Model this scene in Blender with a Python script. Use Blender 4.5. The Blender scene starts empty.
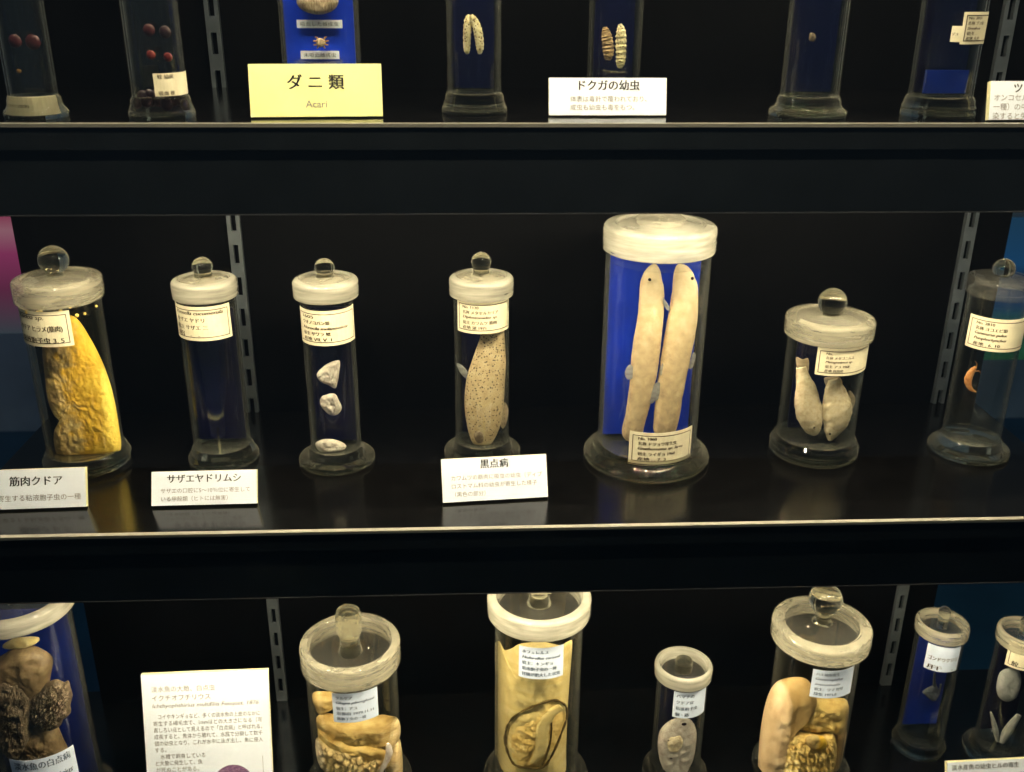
import bpy, math, random
from mathutils import Vector, Matrix, noise

# ------------------------------------------------------------------ camera
SC = bpy.context.scene
COL = SC.collection
FPX, CX, CY = 990.0, 512.0, 386.0
CAM = Vector((0.0, -0.71, 0.0945))
FWD = Vector((0.04454502, 0.92345467, -0.38111313)).normalized()
UPV = Vector((0.01176985, 0.38098021, 0.92450827)).normalized()
RGT = FWD.cross(UPV).normalized()
UPV = RGT.cross(FWD).normalized()
cd = bpy.data.cameras.new('camera')
cam = bpy.data.objects.new('camera', cd)
COL.objects.link(cam)
cd.sensor_width = 36.0
cd.lens = FPX / 1024.0 * 36.0
cd.clip_start = 0.01
m3 = Matrix((RGT, UPV, -FWD)).transposed()
cam.matrix_world = Matrix.Translation(CAM) @ m3.to_4x4()
SC.camera = cam
cd.dof.use_dof = True
cd.dof.focus_distance = 0.84
cd.dof.aperture_fstop = 11.0

# ------------------------------------------------------------------ world, view
w = bpy.data.worlds.new('hall_light')
SC.world = w
w.use_nodes = True
w.node_tree.nodes['Background'].inputs[0].default_value = (0.036, 0.058, 0.078, 1)
w.node_tree.nodes['Background'].inputs[1].default_value = 0.65
SC.view_settings.view_transform = 'Standard'
SC.view_settings.look = 'None'
SC.view_settings.gamma = 1.0
SC.view_settings.use_curve_mapping = False
SC.view_settings.exposure = 0.0
SC.cycles.transparent_max_bounces = 48
SC.cycles.max_bounces = 16
SC.cycles.transmission_bounces = 14
LED_STRENGTH = 900.0
LED_COLOUR = (1.0, 0.85, 0.58, 1)

S_MID = -0.3257      # top of the middle shelf
Z_DECK = -0.70       # deck of the case
SHELF_T = 0.0634
SHELF_D = 0.248


def ray(x, y):
    return RGT * ((x - CX) / FPX) + UPV * (-(y - CY) / FPX) + FWD


def at(x, y, Y):
    d = ray(x, y)
    return CAM + d * ((Y - CAM.y) / d.y)


def onz(x, y, z):
    d = ray(x, y)
    return CAM + d * ((z - CAM.z) / d.z)


def mpp(P):
    return (P - CAM).dot(FWD) / FPX


# ------------------------------------------------------------------ materials
def new_mat(name):
    m = bpy.data.materials.new(name)
    m.use_nodes = True
    nt = m.node_tree
    nt.nodes.clear()
    out = nt.nodes.new('ShaderNodeOutputMaterial')
    return m, nt, out


def N(nt, kind, **kw):
    n = nt.nodes.new(kind)
    for k, v in kw.items():
        if k.startswith('i_'):
            key = k[2:]
            n.inputs[int(key) if key.isdigit() else key.replace('_', ' ')].default_value = v
        else:
            setattr(n, k, v)
    return n


def c4(c):
    return (c[0], c[1], c[2], 1.0)


def plain(name, col, rough=0.5, metal=0.0, spec=0.5, nscale=None, namt=0.15, bump=0.0, coat=0.0):
    m, nt, out = new_mat(name)
    b = N(nt, 'ShaderNodeBsdfPrincipled')
    b.inputs['Base Color'].default_value = c4(col)
    b.inputs['Roughness'].default_value = rough
    b.inputs['Metallic'].default_value = metal
    b.inputs['Specular IOR Level'].default_value = spec
    b.inputs['Coat Weight'].default_value = coat
    if nscale:
        tc = N(nt, 'ShaderNodeTexCoord')
        no = N(nt, 'ShaderNodeTexNoise')
        no.inputs['Scale'].default_value = nscale
        no.inputs['Detail'].default_value = 5
        nt.links.new(tc.outputs['Object'], no.inputs['Vector'])
        r = N(nt, 'ShaderNodeValToRGB')
        r.color_ramp.elements[0].color = c4([max(0, c * (1 - namt)) for c in col])
        r.color_ramp.elements[1].color = c4([min(1, c * (1 + namt)) for c in col])
        r.color_ramp.elements[0].position = .3
        r.color_ramp.elements[1].position = .7
        nt.links.new(no.outputs['Fac'], r.inputs['Fac'])
        nt.links.new(r.outputs['Color'], b.inputs['Base Color'])
        if bump:
            bp = N(nt, 'ShaderNodeBump')
            bp.inputs['Strength'].default_value = bump
            bp.inputs['Distance'].default_value = .002
            nt.links.new(no.outputs['Fac'], bp.inputs['Height'])
            nt.links.new(bp.outputs['Normal'], b.inputs['Normal'])
    nt.links.new(b.outputs[0], out.inputs[0])
    return m


def schlick(nt, f0=.04, gain=1.0, power=5.0):
    """reflectance that is the same from both sides of a face"""
    lw = N(nt, 'ShaderNodeLayerWeight')
    lw.inputs['Blend'].default_value = .5
    pw = N(nt, 'ShaderNodeMath', operation='POWER')
    pw.inputs[1].default_value = power
    nt.links.new(lw.outputs['Facing'], pw.inputs[0])
    ma = N(nt, 'ShaderNodeMath', operation='MULTIPLY_ADD')
    ma.inputs[1].default_value = (1 - f0) * gain
    ma.inputs[2].default_value = f0 * gain
    nt.links.new(pw.outputs[0], ma.inputs[0])
    return ma.outputs[0]


def thin_glass(name, tint=(1, 1, 1), refl=1.0, rough=0.0, edge_light=0.0):
    m, nt, out = new_mat(name)
    tr = N(nt, 'ShaderNodeBsdfTransparent')
    tr.inputs[0].default_value = c4(tint)
    gl = N(nt, 'ShaderNodeBsdfGlossy')
    gl.inputs['Roughness'].default_value = rough
    mx = N(nt, 'ShaderNodeMixShader')
    nt.links.new(schlick(nt, .04, refl), mx.inputs[0])
    body = tr.outputs[0]
    if edge_light:
        di = N(nt, 'ShaderNodeBsdfDiffuse')
        di.inputs[0].default_value = (.74, .77, .70, 1)
        tl = N(nt, 'ShaderNodeBsdfTranslucent')
        tl.inputs[0].default_value = (.74, .77, .70, 1)
        a = N(nt, 'ShaderNodeMixShader')
        nt.links.new(di.outputs[0], a.inputs[1])
        nt.links.new(tl.outputs[0], a.inputs[2])
        b = N(nt, 'ShaderNodeMixShader')
        nt.links.new(schlick(nt, .006, edge_light), b.inputs[0])  # pale diffuse at grazing angles paints the lighter edges of the wall
        nt.links.new(body, b.inputs[1])
        nt.links.new(a.outputs[0], b.inputs[2])
        body = b.outputs[0]
    nt.links.new(body, mx.inputs[1])
    nt.links.new(gl.outputs[0], mx.inputs[2])
    nt.links.new(mx.outputs[0], out.inputs[0])
    return m


def solid_glass(name, col=(0.98, 0.99, 0.97), rough=0.0, edge_light=0.0):
    m, nt, out = new_mat(name)
    g = N(nt, 'ShaderNodeBsdfGlass')
    g.inputs['Color'].default_value = c4(col)
    g.inputs['Roughness'].default_value = rough
    g.inputs['IOR'].default_value = 1.5
    res = g.outputs[0]
    if edge_light:
        di = N(nt, 'ShaderNodeBsdfDiffuse')
        di.inputs[0].default_value = (.80, .78, .62, 1)
        mx = N(nt, 'ShaderNodeMixShader')
        nt.links.new(schlick(nt, .004, edge_light, 3.0), mx.inputs[0])  # bright rims of feet and knobs painted as pale diffuse at grazing angles
        nt.links.new(res, mx.inputs[1])
        nt.links.new(di.outputs[0], mx.inputs[2])
        res = mx.outputs[0]
    nt.links.new(res, out.inputs[0])
    return m


def frosted(name, col, opacity=0.6, rough=0.18):
    """ground glass: part scatters (front and through), part passes, glossy skin"""
    m, nt, out = new_mat(name)
    di = N(nt, 'ShaderNodeBsdfDiffuse')
    di.inputs[0].default_value = c4(col)
    tl = N(nt, 'ShaderNodeBsdfTranslucent')
    tl.inputs[0].default_value = c4(col)
    a = N(nt, 'ShaderNodeMixShader')
    a.inputs[0].default_value = .45
    nt.links.new(di.outputs[0], a.inputs[1])
    nt.links.new(tl.outputs[0], a.inputs[2])
    tr = N(nt, 'ShaderNodeBsdfTransparent')
    b = N(nt, 'ShaderNodeMixShader')
    tc = N(nt, 'ShaderNodeTexCoord')
    mp = N(nt, 'ShaderNodeMapping')
    mp.inputs['Scale'].default_value = (30, 30, 260)
    no = N(nt, 'ShaderNodeTexNoise')
    no.inputs['Scale'].default_value = 1.0
    no.inputs['Detail'].default_value = 3
    nt.links.new(tc.outputs['Object'], mp.inputs[0])
    nt.links.new(mp.outputs[0], no.inputs['Vector'])
    mr = N(nt, 'ShaderNodeMapRange')
    mr.inputs['From Min'].default_value = .3
    mr.inputs['From Max'].default_value = .7
    mr.inputs['To Min'].default_value = opacity * .65
    mr.inputs['To Max'].default_value = min(1, opacity * 1.3)
    nt.links.new(no.outputs['Fac'], mr.inputs[0])
    nt.links.new(mr.outputs[0], b.inputs[0])
    nt.links.new(tr.outputs[0], b.inputs[1])
    nt.links.new(a.outputs[0], b.inputs[2])
    gl = N(nt, 'ShaderNodeBsdfGlossy')
    gl.inputs['Roughness'].default_value = rough
    mx = N(nt, 'ShaderNodeMixShader')
    nt.links.new(schlick(nt, .04, 1.0), mx.inputs[0])
    nt.links.new(b.outputs[0], mx.inputs[1])
    nt.links.new(gl.outputs[0], mx.inputs[2])
    nt.links.new(mx.outputs[0], out.inputs[0])
    return m


def emit(name, col, strength):
    m, nt, out = new_mat(name)
    e = N(nt, 'ShaderNodeEmission')
    e.inputs[0].default_value = c4(col)
    e.inputs[1].default_value = strength
    nt.links.new(e.outputs[0], out.inputs[0])
    return m


def flesh(name, stops, scale=40, rough=0.45, bump=0.5, spots=None, spot_scale=300, spot_size=.25,
          stretch=(1, 1, 1), grad=None):
    """preserved tissue: noise colour ramp, fine relief, optional dark spots, optional gradient along an axis"""
    m, nt, out = new_mat(name)
    b = N(nt, 'ShaderNodeBsdfPrincipled')
    b.inputs['Roughness'].default_value = rough
    b.inputs['Subsurface Weight'].default_value = 0.0
    tc = N(nt, 'ShaderNodeTexCoord')
    mp = N(nt, 'ShaderNodeMapping')
    mp.inputs['Scale'].default_value = stretch
    nt.links.new(tc.outputs['Object'], mp.inputs[0])
    no = N(nt, 'ShaderNodeTexNoise')
    no.inputs['Scale'].default_value = scale * 3.2
    no.inputs['Detail'].default_value = 6
    no.inputs['Roughness'].default_value = .62
    nt.links.new(mp.outputs[0], no.inputs['Vector'])
    fac = no.outputs['Fac']
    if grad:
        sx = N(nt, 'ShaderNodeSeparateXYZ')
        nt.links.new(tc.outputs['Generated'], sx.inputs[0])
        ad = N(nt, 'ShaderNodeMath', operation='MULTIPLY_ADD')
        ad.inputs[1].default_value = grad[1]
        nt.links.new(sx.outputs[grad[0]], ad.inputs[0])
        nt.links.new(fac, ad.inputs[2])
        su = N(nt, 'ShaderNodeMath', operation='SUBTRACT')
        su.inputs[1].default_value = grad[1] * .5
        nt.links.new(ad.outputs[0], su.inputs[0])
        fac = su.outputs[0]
    r = N(nt, 'ShaderNodeValToRGB')
    cr = r.color_ramp
    while len(cr.elements) < len(stops):
        cr.elements.new(.5)
    for e, (p, c) in zip(cr.elements, stops):
        e.position = p
        e.color = c4(c)
    nt.links.new(fac, r.inputs[0])
    colout = r.outputs[0]
    if spots:
        vo = N(nt, 'ShaderNodeTexVoronoi')
        vo.inputs['Scale'].default_value = spot_scale
        nt.links.new(tc.outputs['Object'], vo.inputs['Vector'])
        lt = N(nt, 'ShaderNodeMath', operation='LESS_THAN')
        lt.inputs[1].default_value = spot_size
        nt.links.new(vo.outputs['Distance'], lt.inputs[0])
        mx = N(nt, 'ShaderNodeMix', data_type='RGBA')
        nt.links.new(lt.outputs[0], mx.inputs[0])
        nt.links.new(colout, mx.inputs[6])
        mx.inputs[7].default_value = c4(spots)
        colout = mx.outputs[2]
    nt.links.new(colout, b.inputs['Base Color'])
    n2 = N(nt, 'ShaderNodeTexNoise')
    n2.inputs['Scale'].default_value = scale * 14
    n2.inputs['Detail'].default_value = 4
    nt.links.new(tc.outputs['Object'], n2.inputs['Vector'])
    bp = N(nt, 'ShaderNodeBump')
    bp.inputs['Strength'].default_value = bump
    bp.inputs['Distance'].default_value = .0012
    nt.links.new(n2.outputs['Fac'], bp.inputs['Height'])
    nt.links.new(bp.outputs['Normal'], b.inputs['Normal'])
    nt.links.new(b.outputs[0], out.inputs[0])
    return m


M = {}
M['black_lam'] = plain('black_laminate', (.0022, .0021, .0022), .16, spec=.5, nscale=60, namt=.3)
M['black_panel'] = plain('black_panel', (.0011, .0011, .0014), .6, spec=.06, nscale=14, namt=.35)
M['fascia'] = plain('dark_fascia', (.006, .008, .010), .4, spec=.3, nscale=25, namt=.25)
M['trim'] = plain('edge_trim_grey', (.20, .19, .16), .4, spec=.4)
M['highlight_grey'] = plain('painted_highlight_grey', (.03, .03, .032), .5)
M['steel'] = plain('zinc_steel', (.19, .22, .24), .40, metal=.8, nscale=45, namt=.15)
M['glass'] = thin_glass('jar_glass', (.985, .99, .98), 1.3, edge_light=.32)
M['glass_amber'] = thin_glass('amber_liquid', (.97, .92, .77), .25)
M['liquid'] = thin_glass('preserving_liquid', (.97, .98, .98), .45)
M['pane'] = thin_glass('case_pane', (.97, .98, .98), 1.0)
M['solid'] = solid_glass('solid_glass', edge_light=.25)
M['foot'] = solid_glass('foot_glass', (.97, .98, .94), .0, edge_light=.20)
M['solid_warm'] = solid_glass('solid_glass_warm', (.99, .98, .90), edge_light=.30)
M['frost'] = frosted('ground_glass', (.66, .62, .47), .40, .06)
M['frost_dense'] = frosted('ground_glass_dense', (.60, .58, .48), .60, .12)
M['frost_thin'] = frosted('ground_glass_thin', (.62, .59, .46), .30, .05)
M['frost_clear'] = frosted('ground_glass_clear', (.66, .65, .56), .035, .02)
M['blue'] = plain('blue_acrylic', (.006, .036, .50), .3, spec=.3, nscale=20, namt=.12)
M['blue_mid'] = plain('blue_acrylic_mid', (.004, .018, .20), .3, spec=.3, nscale=20, namt=.15)
M['navy'] = plain('navy_acrylic', (.0010, .0014, .020), .3, spec=.3, nscale=20, namt=.2)
M['paper_old'] = plain('aged_label_paper', (.74, .68, .47), .8, nscale=90, namt=.08)
M['paper_wht'] = plain('white_label_paper', (.66, .76, .92), .8, nscale=90, namt=.04)
M['card'] = plain('white_card', (.80, .86, .95), .7, nscale=60, namt=.02)
M['card_edge'] = plain('foam_edge', (.72, .70, .40), .8)
M['card_yel'] = plain('yellow_card', (.80, .79, .34), .7, nscale=60, namt=.03)
M['ink'] = plain('black_ink', (.035, .032, .03), .7)
M['ink_grey'] = plain('grey_ink', (.23, .21, .20), .7)
M['ink_brown'] = plain('brown_ink', (.06, .04, .022), .7)
M['ink_blue'] = plain('blue_grey_ink', (.10, .13, .19), .7)
M['led'] = emit('led_diode', LED_COLOUR[:3], LED_STRENGTH)
M['led_top'] = emit('led_diode_top', LED_COLOUR[:3], LED_STRENGTH * 1.45)
M['led_house'] = plain('led_housing', (.5, .5, .5), .5)
M['hall'] = plain('hall_wall_paint', (.72, .78, .80), .8, nscale=3, namt=.25)
M['hall_floor'] = plain('hall_floor_vinyl', (.035, .14, .23), .6, nscale=4, namt=.2)

cream = [(.25, (.48, .35, .20)), (.5, (.78, .65, .42)), (.75, (.88, .79, .58))]
M['eel'] = flesh('pale_fish_skin', [(.25, (.42, .31, .19)), (.5, (.68, .51, .29)), (.75, (.80, .65, .42))], 34, .45, .5, grad=(2, .40))
M['fish_spot'] = flesh('spotted_fish_skin', [(.25, (.40, .29, .15)), (.5, (.60, .46, .26)), (.75, (.70, .58, .38))], 40, .45, .4,
                       spots=(.05, .035, .02), spot_scale=380, spot_size=.27)
M['fish_cream'] = flesh('cream_fish_skin', cream, 60, .45, .6)
M['white_bit'] = flesh('white_tissue', [(.25, (.38, .31, .25)), (.5, (.62, .55, .47)), (.75, (.74, .68, .60))], 70, .5, .6)
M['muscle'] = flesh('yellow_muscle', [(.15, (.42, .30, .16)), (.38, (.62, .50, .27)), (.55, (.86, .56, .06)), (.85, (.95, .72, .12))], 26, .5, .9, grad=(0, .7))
M['tissue'] = flesh('yellow_tissue', [(.25, (.56, .38, .13)), (.5, (.84, .66, .30)), (.75, (.93, .82, .52))], 32, .6, .6)
M['tissue_band'] = flesh('tan_membrane', [(.3, (.38, .25, .09)), (.5, (.66, .50, .24)), (.7, (.85, .72, .44))], 24, .35, .5, stretch=(.6, 1, 3))
M['tissue_pale'] = flesh('pale_tissue', [(.25, (.72, .58, .26)), (.5, (.88, .78, .46)), (.75, (.93, .87, .62))], 16, .4, .6, stretch=(.5, 1, 3.5))
M['tissue_peach'] = flesh('peach_tissue', [(.25, (.46, .30, .14)), (.5, (.66, .48, .26)), (.75, (.74, .61, .38))], 18, .45, .4, stretch=(1, 1, .5))
M['wart'] = flesh('grey_brown_wart', [(.25, (.05, .034, .02)), (.5, (.14, .10, .06)), (.75, (.30, .23, .15))], 60, .55, .9)
M['wart_tan'] = flesh('tan_skin', [(.25, (.09, .055, .028)), (.5, (.21, .14, .07)), (.75, (.38, .27, .14))], 28, .5, .5)
M['dark_line'] = plain('dark_brown_edge', (.11, .075, .02), .5, nscale=120, namt=.4)
M['larva'] = flesh('larva_skin', [(.3, (.46, .36, .14)), (.5, (.72, .62, .34)), (.7, (.84, .78, .55))], 160, .5, .5, spots=(.16, .10, .03), spot_scale=520, spot_size=.30)
M['larva_dark'] = flesh('dark_larva_skin', [(.35, (.04, .025, .012)), (.5, (.30, .19, .08)), (.65, (.52, .38, .18))], 130, .5, .5, stretch=(.4, 1, 2.5))
M['red'] = plain('dark_red_tissue', (.06, .010, .012), .4, nscale=160, namt=.4)
M['red_lite'] = plain('red_tissue', (.16, .016, .012), .4, nscale=160, namt=.4)
M['maroon'] = plain('maroon_tissue', (.030, .010, .013), .35, nscale=160, namt=.5)
M['tick'] = flesh('tick_skin', [(.35, (.22, .15, .08)), (.5, (.44, .33, .20)), (.65, (.62, .52, .36))], 150, .4, .6, stretch=(3, 1, .6))
M['tick_leg'] = plain('tick_leg', (.30, .15, .03), .5)
M['orange'] = flesh('orange_shrimp_skin', [(.3, (.45, .14, .03)), (.5, (.75, .30, .08)), (.7, (.85, .50, .25))], 160, .4, .4)
M['greybit'] = plain('grey_tissue', (.07, .08, .10), .5, nscale=120, namt=.35, bump=.5)
M['greywhite'] = plain('grey_white_tissue', (.36, .36, .34), .5, nscale=120, namt=.2, bump=.4)
M['eye'] = plain('dark_eye', (.03, .02, .015), .25)
M['fin'] = frosted('fin_membrane', (.62, .62, .60), .55, .3)
M['fin_tan'] = frosted('tan_fin_membrane', (.75, .62, .42), .7, .3)
M['crumb'] = plain('tissue_crumb', (.70, .50, .12), .5, nscale=200, namt=.3)
M['bubble'] = frosted('tiny_bubble', (.9, .88, .75), .35, .05)


# ------------------------------------------------------------------ object helpers
def link(name, verts, faces, mat, parent=None, smooth=False, origin=None, mats=None, fmat=None):
    """one mesh object; verts in the parent's frame (or world); origin = where the object sits"""
    if origin is None:
        xs = [v[0] for v in verts]; ys = [v[1] for v in verts]; zs = [v[2] for v in verts]
        origin = ((min(xs) + max(xs)) / 2, (min(ys) + max(ys)) / 2, min(zs))
    o3 = Vector(origin)
    me = bpy.data.meshes.new(name)
    me.from_pydata([tuple(Vector(v) - o3) for v in verts], [], faces)
    me.materials.append(mat)
    if mats:
        for x in mats:
            me.materials.append(x)
    if fmat:
        for p, k in zip(me.polygons, fmat):
            p.material_index = k
    if smooth:
        for p in me.polygons:
            p.use_smooth = True
        me.set_sharp_from_angle(angle=math.radians(38))
    me.update()
    o = bpy.data.objects.new(name, me)
    COL.objects.link(o)
    o.location = o3
    if parent is not None:
        o.parent = parent
    return o


def empty(name, loc):
    o = bpy.data.objects.new(name, None)
    o.empty_display_size = .02
    COL.objects.link(o)
    o.location = loc
    return o


def tag(o, label=None, cat=None, group=None, kind=None):
    if label: o['label'] = label
    if cat: o['category'] = cat
    if group: o['group'] = group
    if kind: o['kind'] = kind
    return o


def box(x0, x1, y0, y1, z0, z1, b=0.0):
    v = [(x, y, z) for z in (z0, z1) for y in (y0, y1) for x in (x0, x1)]
    f = [(0, 2, 3, 1), (4, 5, 7, 6), (0, 1, 5, 4), (2, 6, 7, 3), (0, 4, 6, 2), (1, 3, 7, 5)]
    return v, f


def join(parts):
    V, Fc = [], []
    for v, f in parts:
        n = len(V)
        V += v
        Fc += [tuple(i + n for i in q) for q in f]
    return V, Fc


def lathe(prof, n=48, cx=0, cy=0, z0=0, closed=False):
    """prof: list of (r, z) from bottom axis outward to top axis; closed = ring profile"""
    V, Fc = [], []
    k = len(prof)
    idx = []
    for r, z in prof:
        if r < 1e-6:
            idx.append([len(V)] * n)
            V.append((cx, cy, z0 + z))
        else:
            s = len(V)
            for i in range(n):
                a = 2 * math.pi * i / n
                V.append((cx + r * math.cos(a), cy + r * math.sin(a), z0 + z))
            idx.append(list(range(s, s + n)))
    rng = range(k if closed else k - 1)
    for j in rng:
        A, B = idx[j], idx[(j + 1) % k]
        for i in range(n):
            i2 = (i + 1) % n
            q = [A[i], A[i2], B[i2], B[i]]
            q2 = []
            for t in q:
                if t not in q2:
                    q2.append(t)
            if len(q2) >= 3:
                Fc.append(tuple(q2))
    return V, Fc


def arc(r0, z0, r1, z1, c, n=5):
    """quarter round from (r0,z0) to (r1,z1) about corner c"""
    out = []
    for i in range(n + 1):
        t = i / n * math.pi / 2
        out.append((c[0] + (r0 - c[0]) * math.cos(t) + (r1 - c[0]) * math.sin(t),
                    c[1] + (z0 - c[1]) * math.cos(t) + (z1 - c[1]) * math.sin(t)))
    return out


# ------------------------------------------------------------------ lettering
def glyphs(text, size, align='LEFT', shear=0.0, spacing=1.0, leading=1.0, bold=0.0, res=3):
    cu = bpy.data.curves.new('t', 'FONT')
    cu.body = text
    cu.size = size
    cu.align_x = align
    cu.align_y = 'CENTER'
    cu.shear = shear
    cu.space_character = spacing
    cu.space_line = leading
    cu.resolution_u = res
    cu.offset = bold
    o = bpy.data.objects.new('t', cu)
    COL.objects.link(o)
    dg = bpy.context.evaluated_depsgraph_get()
    dg.update()
    me = bpy.data.meshes.new_from_object(o.evaluated_get(dg))
    V = [tuple(v.co) for v in me.vertices]
    Fc = [tuple(p.vertices) for p in me.polygons]
    bpy.data.objects.remove(o)
    bpy.data.curves.remove(cu)
    bpy.data.meshes.remove(me)
    return V, Fc


def fit_w(V, width, cx=None):
    """squeeze glyph verts to a given width"""
    xs = [v[0] for v in V]
    if not xs:
        return V
    a, b = min(xs), max(xs)
    s = width / max(1e-6, b - a)
    return [((v[0] - (a + b) / 2) * s + (cx if cx is not None else (a + b) / 2), v[1], v[2]) for v in V]


def text_lines(lines):
    """lines: (text, xcenter, y, size, width or None, shear, bold) -> 2D mesh in x,y"""
    parts = []
    for (t, x, y, size, wd, sh, bold) in lines:
        V, Fc = glyphs(t, size, 'CENTER', sh, bold=bold)
        if not V:
            continue
        V = fit_w(V, wd, 0) if wd else V
        ys = [v[1] for v in V]
        yc = (min(ys) + max(ys)) / 2
        parts.append(([(v[0] + x, v[1] - yc + y, 0) for v in V], Fc))
    return join(parts)


def frame2d(x0, x1, y0, y1, t, nx=10):
    """thin rectangular outline as quads, subdivided along x so that it can bend"""
    parts = []
    for (a, b) in ((y0, y0 + t), (y1 - t, y1)):
        V = []
        for i in range(nx + 1):
            x = x0 + (x1 - x0) * i / nx
            V += [(x, a, 0), (x, b, 0)]
        parts.append((V, [(2 * i, 2 * i + 2, 2 * i + 3, 2 * i + 1) for i in range(nx)]))
    for (a, b) in ((x0, x0 + t), (x1 - t, x1)):
        parts.append(([(a, y0, 0), (b, y0, 0), (b, y1, 0), (a, y1, 0)], [(0, 1, 2, 3)]))
    return join(parts)


# ------------------------------------------------------------------ the hall and the case
X_L, X_R = -0.436, 0.548


def st(name, v, f, mat, kind='structure', parent=None):
    o = link(name, v, f, mat, parent)
    if kind:
        o['kind'] = kind
    return o


tag(st('wall_back', *box(-4, 5, 3.2, 3.3, -1.7, 1.6), M['hall']), 'dim blue grey hall wall far behind the display case', 'wall')
tag(st('floor', *box(-4, 5, -3.0, 3.2, -1.75, -1.7), M['hall_floor']), 'dark blue hall floor under the display case', 'floor')

case = empty('display_case', (0.06, .1, -1.7))
tag(case, 'tall black display case with clear glass panes around the shelves', 'display case')


def case_part(name, b, mat):
    v, f = box(*b)
    v = [(x - .06, y - .1, z + 1.7) for x, y, z in v]
    return link(name, v, f, mat, case)


case_part('plinth', (-.66, .80, -.10, .27, -1.70, Z_DECK - .03), M['black_panel'])
case_part('deck', (-.66, .80, -.085, .27, Z_DECK - .03, Z_DECK), M['black_lam'])
case_part('back_panel', (X_L, X_R, .25, .268, Z_DECK, .36), M['black_panel'])
case_part('canopy', (-.66, .80, -.10, .27, .36, .46), M['black_panel'])
case_part('glass_pane', (-.64, .78, -.082, -.077, Z_DECK, .36), M['pane'])
case_part('glass_pane', (-.645, -.640, -.077, .265, Z_DECK, .36), M['pane'])
case_part('glass_pane', (.78, .785, -.077, .265, Z_DECK, .36), M['pane'])

# pink poster with added glow and lit blue screen somewhere out in the hall
P = at(8, 262, 1.9)
pb = link('glowing_poster', *box(P.x - .40, P.x + .062, 1.9, 1.94, P.z - .20, P.z + .42), M['card_edge'])
tag(pb, 'blurred pink poster with an added glow beyond the left end of the shelves', 'poster')


def banded(name, bands, axis=2):
    m, nt, out = new_mat(name)
    tc = N(nt, 'ShaderNodeTexCoord')
    sx = N(nt, 'ShaderNodeSeparateXYZ')
    nt.links.new(tc.outputs['Generated'], sx.inputs[0])
    r = N(nt, 'ShaderNodeValToRGB')
    while len(r.color_ramp.elements) < len(bands):
        r.color_ramp.elements.new(.5)
    for e, (p, c) in zip(r.color_ramp.elements, bands):
        e.position = p
        e.color = c4(c)
    nt.links.new(sx.outputs[axis], r.inputs[0])
    e = N(nt, 'ShaderNodeEmission')
    e.inputs[1].default_value = 1.0
    nt.links.new(r.outputs[0], e.inputs[0])
    nt.links.new(e.outputs[0], out.inputs[0])
    return m


pb.data.materials[0] = banded('poster_print', [(0, (.035, .045, .055)), (.2, (.10, .02, .05)), (.36, (.20, .03, .09)), (.46, (.26, .11, .14)), (.54, (.20, .02, .06)), (.7, (.25, .05, .10))])  # poster's emission is added, standing for light falling on it
P = at(1016, 300, 1.6)
sb = link('video_screen', *box(P.x - .055, P.x + .50, 1.6, 1.64, P.z - .16, P.z + .20), M['card_edge'])
tag(sb, 'blurred blue video screen glowing beyond the right end of the shelves', 'screen')
sb.data.materials[0] = banded('screen_picture', [(0, (.01, .05, .02)), (.25, (.015, .08, .05)), (.4, (.008, .04, .10)), (.6, (.006, .018, .04)), (.7, (.008, .045, .11)), (1, (.01, .04, .08))])


# ------------------------------------------------------------------ shelves
def shelf(z, x0, x1, label):
    root = empty('display_shelf', ((x0 + x1) / 2, .12, z - SHELF_T))
    tag(root, label, 'shelf', 'black display shelves')
    ox, oy, oz = root.location

    def part(name, b, mat):
        v, f = box(*b)
        return link(name, [(x - ox, y - oy, zz - oz) for x, y, zz in v], f, mat, root)
    part('board', (x0, x1, .004, SHELF_D, z - .018, z), M['black_lam'])
    part('board_edge', (x0, x1, 0, .004, z - .0178, z - .0022), M['fascia'])
    part('edge_trim', (x0, x1, -.0006, .004, z - .0022, z + .0003), M['trim'])
    part('fascia', (x0, x1, .0012, .0052, z - SHELF_T, z - .0182), M['fascia'])
    part('bottom_highlight', (x0, x1, .0006, .0052, z - SHELF_T - .0008, z - SHELF_T), M['highlight_grey'])  # lighter grey strip paints the faint highlight along the fascia's lower edge
    return root


shelf(0, X_L - .06, X_R + .06, 'black shelf carrying the top row of jars and the yellow card')
shelf(S_MID, X_L + .006, X_R - .002, 'black glossy shelf carrying the middle row of lidded jars')


def led_strip(z, x0, x1, label, mat, y=.015):
    root = empty('led_strip', ((x0 + x1) / 2, y, z))
    tag(root, label, 'light', 'led strips behind the shelf fronts')
    h = (x1 - x0) / 2
    link('housing', *box(-h, h, -.008, .008, -.006, 0), M['led_house'], root)
    n = 20
    for i in range(n):
        x = -h + .012 + (2 * h - .024) * i / (n - 1)
        link('diode', *box(x - .005, x + .005, -.005, .005, -.0075, -.0061), mat, root)


led_strip(-.0186, X_L + .10, X_R - .03, 'row of small warm lamps under the front of the top shelf', M['led'])
led_strip(S_MID - .0186, X_L + .10, X_R - .03, 'row of small warm lamps under the front of the middle shelf', M['led'])
led_strip(.3594, X_L + .10, X_R - .03, 'row of small warm lamps under the canopy of the case', M['led_top'], -.058)


# slotted uprights on the back panel
def upright(xc, label):
    h, z0, z1 = .0062, Z_DECK, .355
    y0, y1 = .2445, .25
    parts = [box(xc - h, xc - .0026, y0, y1, z0, z1), box(xc + .0026, xc + h, y0, y1, z0, z1)]
    z = z0
    while z < z1:
        parts.append(box(xc - .0026, xc + .0026, y0, y0 + .0015, z, min(z + .014, z1)))
        z += .0325
    v, f = join(parts)
    o = link('slotted_upright', v, f, M['steel'])
    tag(o, label, 'bracket strip', 'slotted steel uprights on the back panel')


upright(-.2245, 'slotted steel upright behind the left jars')
upright(.505, 'slotted steel upright behind the rightmost jars')


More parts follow.
